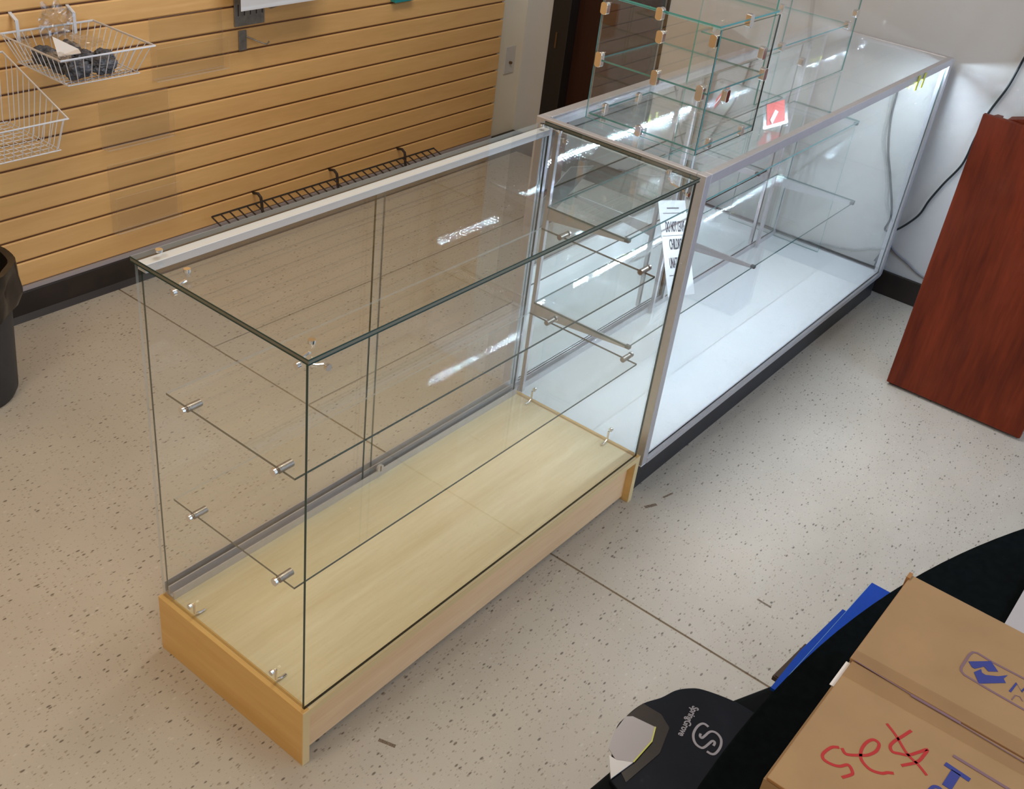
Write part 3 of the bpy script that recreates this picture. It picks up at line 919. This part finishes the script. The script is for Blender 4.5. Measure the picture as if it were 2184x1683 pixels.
lumps = [((0.668, 1.815, 0.862), (0.034, 0.036, 0.026), 'dark lump of parts at the back left of the wire basket'),
         ((0.742, 1.815, 0.864), (0.034, 0.036, 0.028), 'dark lump of parts at the back middle of the wire basket'),
         ((0.665, 1.735, 0.862), (0.034, 0.034, 0.026), 'dark lump of parts at the left side of the wire basket'),
         ((0.738, 1.737, 0.862), (0.033, 0.034, 0.026), 'dark lump of parts in the middle of the wire basket'),
         ((0.676, 1.665, 0.862), (0.036, 0.028, 0.026), 'dark lump of parts in the front left corner of the wire basket'),
         ((0.756, 1.665, 0.860), (0.036, 0.028, 0.024), 'dark lump of parts in the front right corner of the wire basket'),
         ((0.808, 1.745, 0.856), (0.028, 0.036, 0.020), 'dark lump of parts at the right side of the wire basket')]
for i, (c, r_, lab) in enumerate(lumps):
    lump('bagged_part', c, r_, 'darkpart', lab, 'part', 'dark parts in the wire basket', 11 + i, 4, 0.30)
for i, (c, r_, lab) in enumerate((((0.742, 1.868, 0.935), (0.046, 0.012, 0.046), 'crumpled clear plastic bag standing at the back of the wire basket'),
                                  ((0.638, 1.862, 0.880), (0.016, 0.012, 0.030), 'small clear plastic bag in the back left corner of the wire basket'),
                                  ((0.790, 1.800, 0.890), (0.040, 0.050, 0.010), 'flat clear plastic bag lying over the right parts in the wire basket'),
                                  ((0.640, 1.690, 0.897), (0.020, 0.035, 0.008), 'flat clear plastic bag at the left rim of the wire basket'))):
    lump('plastic_bag', c, r_, 'plastic_film', lab, 'plastic bag', 'clear plastic bags in the wire basket', 31 + i, 4, 0.7)
pb = root('paper_slip', (0.680, 1.735, 0.89), 'folded white paper slip on top of the bagged parts', 'paper')
B().add([(0.635, 1.690, 0.897), (0.690, 1.665, 0.905), (0.705, 1.700, 0.905), (0.665, 1.760, 0.930), (0.6355, 1.690, 0.8955), (0.690, 1.6655, 0.9035), (0.7055, 1.7005, 0.9035), (0.6655, 1.7605, 0.9285)],
        [(0, 1, 2), (0, 2, 3), (6, 5, 4), (7, 6, 4), (0, 4, 5, 1), (1, 5, 6, 2), (2, 6, 7, 3), (3, 7, 4, 0)]).build('sheet', 'paper', pb)

# clear acrylic holders
def holder(x0, x1, z0, z1, label, depth=0.028):
    r = root('acrylic_holder', ((x0 + x1) / 2, 1.924, z0), label, 'holder', 'clear acrylic holders on the slatwall')
    pane((x0, 1.919, z0), (x1, 1.9225, z1), 'back_sheet', r, ('acrylic', 'acrylic_edge'))
    pane((x0, 1.919 - depth, z0), (x1, 1.919 - depth + 0.003, z0 + (z1 - z0) * 0.55), 'front_sheet', r, ('acrylic', 'acrylic_edge'))
    pane((x0, 1.919 - depth + 0.0032, z0), (x1, 1.9188, z0 + 0.003), 'bottom_lip', r, ('acrylic', 'acrylic_edge'))
    B().box(((x0 + x1) / 2 - 0.02, 1.9226, z1 - 0.012), ((x0 + x1) / 2 + 0.02, 1.930, z1 - 0.008)).build('hanger', 'acrylic', r)


holder(1.092, 1.378, 0.690, 0.884, 'clear acrylic holder hanging right of the filled wire basket')
holder(0.888, 1.144, 0.500, 0.655, 'clear acrylic holder under the filled wire basket')
holder(0.898, 1.156, 0.205, 0.440, 'clear acrylic holder hanging lowest on the slatwall')

# zinc faceout plates, paper and hook on the slatwall
fo = root('slatwall_bracket', (1.49, 1.924, 0.812), 'grey zinc bracket plate with slots hooked on the slatwall', 'bracket')
B().box((1.430, 1.9195, 0.815), (1.560, 1.9235, 0.965)).build('plate', 'galv', fo, bevel=0.001)
for i in range(5):
    xx = 1.444 + i * 0.026
    B().box((xx, 1.9185, 0.850), (xx + 0.004, 1.9194, 0.888)).build('slot', 'blackwire', fo)
B().tube([(1.545, 1.919, 0.880), (1.560, 1.885, 0.872), (1.580, 1.875, 0.880), (1.588, 1.880, 0.897)], 0.003, 8).build('hook', 'galv', fo, smooth=True)
fh = root('slatwall_hook', (1.463, 1.924, 0.735), 'small grey slatwall hook with upturned prong below the zinc bracket', 'hook')
B().box((1.447, 1.9195, 0.732), (1.480, 1.9235, 0.800)).build('plate', 'galv', fh, bevel=0.001)
B().tube([(1.478, 1.919, 0.778), (1.515, 1.880, 0.760), (1.525, 1.868, 0.758), (1.531, 1.862, 0.768)], 0.0028, 8).build('prong', 'galv', fh, smooth=True)
pp = B().box((1.360, 1.7995, 0.904), (1.760, 1.8005, 1.18)).build('paper_sheet', 'paper')
tag(pp, 'white paper sheet hanging from the slatwall at the top edge', 'paper')
hp = root('hang_prong', (1.54, 1.924, 1.15), 'grey prong carrying the hanging paper sheet', 'prong')
B().tube([(1.54, 1.930, 1.16), (1.54, 1.802, 1.16), (1.54, 1.79, 1.175)], 0.003, 8).build('rod', 'galv', hp, smooth=True)
tl = B().box((2.195, 1.895, 0.812), (2.305, 1.9245, 0.832)).build('teal_clip_strip', 'teal', bevel=0.003)
tag(tl, 'teal plastic strip on the slatwall at the top edge', 'plastic strip')

# black wire rack low on the slatwall with three hooks
rk = root('wire_rack', (1.87, 1.90, 0.15), 'black wire rack hung low on the slatwall behind the maple case', 'rack')
B().tube([(1.272, 1.880, 0.172), (2.472, 1.880, 0.166)], 0.0036, 8).build('top_rod', 'blackwire', rk, smooth=True)
B().tube([(1.272, 1.815, 0.150), (2.472, 1.815, 0.144)], 0.003, 8).build('front_rod', 'blackwire', rk, smooth=True)
nr = 30
for i in range(nr + 1):
    xx = 1.272 + 1.2 * i / nr
    B().tube([(xx, 1.880, 0.171 - 0.006 * i / nr), (xx, 1.815, 0.149 - 0.006 * i / nr)], 0.0030, 6).build('prong', 'blackwire', rk, smooth=True)
for xx in (1.502, 1.892, 2.288):
    h = B().tube([(xx, 1.932, 0.188), (xx, 1.900, 0.196), (xx, 1.884, 0.186), (xx, 1.880, 0.170), (xx, 1.8765, 0.140), (xx, 1.868, 0.118), (xx + 0.01, 1.860, 0.112)], 0.0058, 8).build('hook', 'blackwire', rk, smooth=True)

# ------------------------------------------------------------------ waste bin at the left edge
bn = root('waste_bin', (0.205, 1.640, 0), 'charcoal waste bin with black liner by the slatwall', 'bin')
def lathe(b, c, prof, n=36, mi=0, wob=0.0, seed=0):
    from mathutils import noise
    vs = []
    for j, (rr, zz) in enumerate(prof):
        for k_ in range(n):
            a = 2 * math.pi * k_ / n
            w_ = 1 + wob * noise.noise(Vector((math.cos(a) * 2.5, math.sin(a) * 2.5, zz * 14 + seed)))
            vs.append((c[0] + rr * w_ * math.cos(a), c[1] + rr * w_ * math.sin(a), zz))
    fs = []
    for j in range(len(prof) - 1):
        for k_ in range(n):
            fs.append((j * n + k_, j * n + (k_ + 1) % n, (j + 1) * n + (k_ + 1) % n, (j + 1) * n + k_))
    fs.append(tuple(range(n - 1, -1, -1)))
    return b.add(vs, fs, mi)
lathe(B(), (0.205, 1.640), [(0.125, 0.0), (0.135, 0.02), (0.158, 0.40), (0.156, 0.40), (0.13, 0.03)]).build('body', 'bin', bn, smooth=True)
lathe(B(), (0.205, 1.640), [(0.165, 0.29), (0.169, 0.33), (0.176, 0.37), (0.179, 0.40), (0.170, 0.425), (0.152, 0.42), (0.143, 0.37), (0.130, 0.25), (0.10, 0.10)], wob=0.16, seed=3, n=48).build('liner', 'binbag', bn, smooth=True)

# ------------------------------------------------------------------ foreground: curved black table with carton
import math as _m
CX, CY, CR = 0.0409, -2.6452, 1.8567
tb = root('curved_table', (0.3, -1.5, 0), 'black table with a curved front edge in the foreground', 'table')
arc = []
for i in range(49):
    a = math.radians(115 - 70 * i / 48)
    arc.append((CX + CR * math.cos(a), CY + CR * math.sin(a)))
poly = [p for p in arc if p[0] > -0.62]
poly = [(-0.62, -1.75)] + poly + [(1.35, -1.75)]
B().prism(list(reversed(poly)), 0.722, 0.75).build('tabletop', 'tabletop', tb, bevel=0.004, seg=3)
for lx, ly in ((-0.45, -1.62), (1.2, -1.62), (-0.45, -1.02), (1.05, -1.22)):
    B().cyl((lx, ly, 0), (lx, ly, 0.722), 0.025, 14).build('leg', 'blackplastic', tb, smooth=True)

bx = root('cardboard_carton', (0.08, -1.07, 0.7505), 'taped brown cardboard carton with blue print and red marker on the black table', 'carton')
bx0, bx1, by0, by1, bz = -0.148, 0.2905, -1.290, -0.877, 0.922
BZ0 = 0.7508
w_ = 0.005
B().box((bx0, by1 - w_, BZ0), (bx1, by1, bz - 0.006)).build('side_wall', 'card', bx)
B().box((bx0, by0, BZ0), (bx1, by0 + w_, bz - 0.006)).build('side_wall', 'card', bx)
B().box((bx1 - w_, by0 + w_, BZ0), (bx1, by1 - w_, bz - 0.006)).build('end_wall', 'card', bx)
B().box((bx0, by0 + w_, BZ0), (bx0 + w_, by1 - w_, bz - 0.006)).build('end_wall', 'card', bx)
B().box((bx0 + w_, by0 + w_, BZ0), (bx1 - w_, by1 - w_, BZ0 + 0.004)).build('bottom', 'card', bx)
B().box((bx0 + w_, by1 - 0.15, bz - 0.0115), (bx1 - w_, by1 - w_, bz - 0.0065)).build('inner_flap', 'card', bx)
mi6 = [0, 0, 1, 1, 1, 1]
SEAM = 0.082
B().box((SEAM + 0.0012, by0, bz - 0.005), (bx1 + 0.001, by1 + 0.001, bz), mi6).build('top_flap', ('card', 'cardedge'), bx, bevel=0.0012)
B().box((bx0 - 0.001, by0, bz - 0.005), (SEAM - 0.0012, by1 - 0.003, bz), mi6).build('top_flap', ('card', 'cardedge'), bx, bevel=0.0012)
B().box((0.030, by1 - 0.0035, bz - 0.0058), (0.080, by1 + 0.003, bz - 0.0052)).build('white_liner', 'paper', bx)
B().box((bx1 - 0.012, by1 - 0.001, bz - 0.03), (bx1 + 0.001, by1 + 0.004, bz + 0.003)).build('corner_flap', 'cardedge', bx)
zi = bz + 0.0001
B().prism([(0.1014, by1 + 0.0005), (0.1074, -1.0798), (0.108, by0), (0.058, by0), (0.0562, -1.0943), (0.049, by1 - 0.003)], zi + 0.0004, zi + 0.0008).build('packing_tape', 'tape', bx)
B().stroke([(SEAM, -0.882), (0.078, -0.985), (0.075, -1.089), (0.073, -1.2)], 0.0014, zi + 0.0010).build('seam_line', 'inkpale', bx)
B().box((0.0765, -1.015, zi + 0.0010), (0.0805, -0.955, zi + 0.0013)).build('seam_gap', 'inkpale', bx)
five = [(-0.0555, -0.9224), (-0.0618, -0.9159), (-0.0766, -0.9125), (-0.0832, -0.9163), (-0.0832, -0.9255), (-0.0792, -0.9336), (-0.0708, -0.9399), (-0.0763, -0.9472), (-0.0809, -0.9475), (-0.0915, -0.9415)]
two = [(-0.0542, -0.9252), (-0.0586, -0.9313), (-0.0548, -0.938), (-0.0492, -0.9439), (-0.0424, -0.951), (-0.03, -0.9559), (-0.0183, -0.9544), (-0.0172, -0.9473), (-0.0267, -0.9429), (-0.0401, -0.9426), (-0.0517, -0.9466), (-0.0574, -0.9539), (-0.059, -0.9627), (-0.0548, -0.9724), (-0.0494, -0.9767), (-0.0453, -0.9823)]
dol = [(0.0271, -0.9752), (0.0099, -0.97), (-0.0017, -0.9662), (-0.0119, -0.9652), (-0.0178, -0.97), (-0.0143, -0.9776), (-0.0093, -0.9855), (0.0025, -0.9925), (0.0139, -0.9989), (0.0033, -0.9987), (-0.0119, -0.9962), (-0.0291, -0.9849)]
bar = [(0.0163, -0.9499), (0.0072, -0.9644), (-0.0086, -0.9836), (-0.0145, -0.9988), (-0.0217, -1.011)]


def sm2(pts, sub=5):
    return [(v.x, v.y) for v in smooth_path([(x, y, 0) for x, y in pts], sub)]


for nm, pts, ww in (('marker_stroke', five, 0.0036), ('marker_stroke', two, 0.0036), ('marker_stroke', dol, 0.0036), ('marker_stroke', bar, 0.0032)):
    B().stroke(sm2(pts), ww, zi, 0.0003).build(nm, 'inkred', bx)
outl = [(0.2085, -1.25), (0.2083, -1.0511), (0.2076, -1.0106), (0.2093, -0.9931), (0.2066, -0.9883), (0.1985, -0.9863), (0.1692, -0.9858), (0.1632, -0.9878), (0.1597, -0.9924), (0.1575, -1.0261), (0.1564, -1.0658), (0.1566, -1.25)]
B().stroke(outl, 0.0032, zi).build('logo_outline', 'inkpale', bx)
up = [(0.1859, -0.9893), (0.2076, -1.0106), (0.1962, -1.023), (0.1874, -1.0135), (0.1917, -1.0066), (0.1877, -1.0045), (0.1795, -0.9993), (0.1793, -0.996)]
lw = [(0.1726, -1.0004), (0.1846, -1.0055), (0.1793, -1.0083), (0.1788, -1.0129), (0.1882, -1.0255), (0.1988, -1.0339), (0.1893, -1.0317), (0.1841, -1.036), (0.1583, -1.0111)]
for q in (up, lw):
    B().prism(list(reversed(q)), zi + 0.0001, zi + 0.0005).build('logo_mark', 'inkblue', bx)
B().stroke([(0.1732, -1.0442), (0.1937, -1.0463), (0.1839, -1.0551), (0.2053, -1.0571), (0.178, -1.0615)], 0.0028, zi).build('lettering', 'inkblue', bx)
B().stroke([(0.1615, -1.0498), (0.1721, -1.051), (0.174, -1.0558), (0.1690, -1.0608)], 0.0014, zi).build('lettering', 'inkpale', bx)
B().stroke([(0.0266, -1.0241), (0.0254, -1.0848), (0.026, -1.20)], 0.0040, zi + 0.0002).build('printed_rule', 'inkpale', bx)
B().stroke([(0.0088, -1.0210), (0.0064, -1.0496)], 0.0062, zi).build('lettering', 'inkblue', bx)
B().stroke([(0.0060, -1.0345), (-0.0215, -1.0333)], 0.0105, zi).build('lettering', 'inkblue', bx)
B().stroke(sm2([(-0.040, -1.0200), (-0.0310, -1.0222), (-0.0283, -1.0270), (-0.030, -1.0320)]), 0.004, zi).build('lettering', 'inkblue', bx)

wbx = root('white_paper_stack', (0.65, -1.10, 0.7508), 'stack of white paper at the right edge of the black table', 'paper stack')
B().box((0.500, -1.25, 0.7508), (0.72, -0.999, 0.764)).build('sheets', 'greypaper', wbx)
B().box((0.498, -1.252, 0.7645), (0.722, -0.997, 0.7665)).build('cover', 'greypaper', wbx)

# ------------------------------------------------------------------ low black bench with bag and folders
bh = root('low_bench', (0.35, -0.86, 0), 'low black upholstered bench in front of the curved table', 'bench')
seat = [(-0.10, -1.12), (-0.10, -0.640), (-0.07, -0.600), (-0.0117, -0.5889), (0.0389, -0.5976), (0.0951, -0.6041), (0.23, -0.637), (0.3638, -0.6777), (0.4687, -0.7235), (0.60, -0.775), (0.74, -0.82), (0.78, -0.86), (0.78, -1.12)]
B().prism(list(reversed(seat)), 0.385, 0.45).build('seat', 'vinyl', bh, bevel=0.012, seg=3)
for lx, ly in ((0.0, -0.70), (0.0, -1.05), (0.68, -0.90), (0.68, -1.05)):
    B().cyl((lx, ly, 0), (lx, ly, 0.385), 0.018, 12).build('leg', 'blackplastic', bh, smooth=True)

bg = root('printed_carrier_bag', (0.24, -0.66, 0.4505), 'black plastic bag with a silver S emblem lying on the low bench', 'bag')
bag_poly = [(0.0723, -0.6175), (0.156, -0.5723), (0.1954, -0.5678), (0.2379, -0.5734), (0.2721, -0.5898), (0.3029, -0.5995), (0.325, -0.6148), (0.3399, -0.6344), (0.3547, -0.6819), (0.3582, -0.7246), (0.36, -0.86), (0.06, -0.86), (0.05, -0.70)]
B().prism(list(reversed(sm2(bag_poly + [bag_poly[0]], 4)[:-1])), 0.4508, 0.4598).build('bag_body', 'baggloss', bg, bevel=0.002)
B().prism(list(reversed([(0.118, -0.5880), (0.1954, -0.5690), (0.2379, -0.5745), (0.240, -0.610), (0.225, -0.635), (0.17, -0.650), (0.085, -0.640)])), 0.4599, 0.4607).build('handle_window', 'bagdark', bg)
S1 = [(0.274, -0.6818), (0.2747, -0.6742), (0.2702, -0.6696), (0.2588, -0.6678), (0.2438, -0.6705), (0.2331, -0.6773), (0.2276, -0.6858), (0.228, -0.695), (0.2345, -0.6983), (0.2444, -0.6997), (0.2525, -0.7011), (0.2539, -0.7044), (0.251, -0.7066), (0.2456, -0.7073)]
S2 = [(0.2523, -0.6793), (0.2471, -0.6811), (0.246, -0.6853), (0.2545, -0.6869), (0.2632, -0.6879), (0.2692, -0.6905), (0.272, -0.6961), (0.2707, -0.7038), (0.2654, -0.7109), (0.2549, -0.7161), (0.2432, -0.7179), (0.2328, -0.7168), (0.2285, -0.7122), (0.2281, -0.7049)]
for s_ in (S1, S2):
    B().stroke(sm2(s_, 4), 0.0042, 0.4600, 0.0004).build('emblem_stroke', 'print', bg)
d_ = Vector((0.2163 - 0.295, -0.6581 + 0.6438, 0)).normalized()
text_mesh('SpringGrove', 'lettering', 'print', 0.0165, bg, Vector((0.295, -0.6395, 0.4602)), d_, Vector((-d_.y, d_.x, 0)), 0.0002, xs=0.86, bold=0.0004)
wc = root('white_card', (0.14, -0.60, 0.461), 'white and grey card with a yellow edge on the black bag', 'card')
B().prism(list(reversed([(0.1180, -0.5841), (0.1517, -0.5725), (0.1921, -0.5691), (0.2004, -0.5777), (0.2081, -0.6174), (0.1793, -0.6281), (0.1228, -0.628), (0.108, -0.605)])), 0.4615, 0.4630).build('grey_face', 'greypaper', wc)
B().prism(list(reversed([(0.0723, -0.6194), (0.1075, -0.5925), (0.108, -0.606), (0.1228, -0.6285)])), 0.4615, 0.4632).build('white_fold', 'paper', wc)
B().stroke([(0.2085, -0.6174), (0.1793, -0.6285), (0.1235, -0.6285)], 0.0022, 0.4631, 0.0003).build('yellow_edge', 'yellowedge', wc)

f1 = root('blue_folder', (0.58, -0.80, 0.459), 'royal blue folder lying on top, half under the curved table', 'folder', 'blue folders on the bench')
B().prism(list(reversed([(0.356, -0.731), (0.806, -0.749), (0.803, -0.97), (0.356, -0.955)])), 0.4735, 0.4765).build('cover', 'blue', f1)
B().prism(list(reversed([(0.356, -0.7295), (0.806, -0.7475), (0.806, -0.7495), (0.356, -0.7315)])), 0.4725, 0.4732).build('page_edge', 'lightblue', f1)
f2 = root('blue_folder', (0.6, -0.80, 0.46), 'royal blue folder lying underneath the top one on the bench', 'folder', 'blue folders on the bench')
B().prism(list(reversed([(0.42, -0.722), (0.54, -0.722), (0.700, -0.735), (0.697, -0.95), (0.42, -0.94)])), 0.4635, 0.4690).build('cover', 'blue', f2)
f3 = root('brown_booklet', (0.5, -0.80, 0.452), 'dark brown booklet under the blue folders on the bench', 'booklet')
B().prism(list(reversed([(0.456, -0.710), (0.572, -0.719), (0.570, -0.93), (0.447, -0.92)])), 0.4508, 0.4600).build('cover', 'brownbook', f3)
B().prism(list(reversed([(0.4585, -0.7135), (0.5695, -0.7225), (0.5675, -0.9275), (0.4495, -0.9175)])), 0.4602, 0.4618).build('pages', 'brownbook', f3)
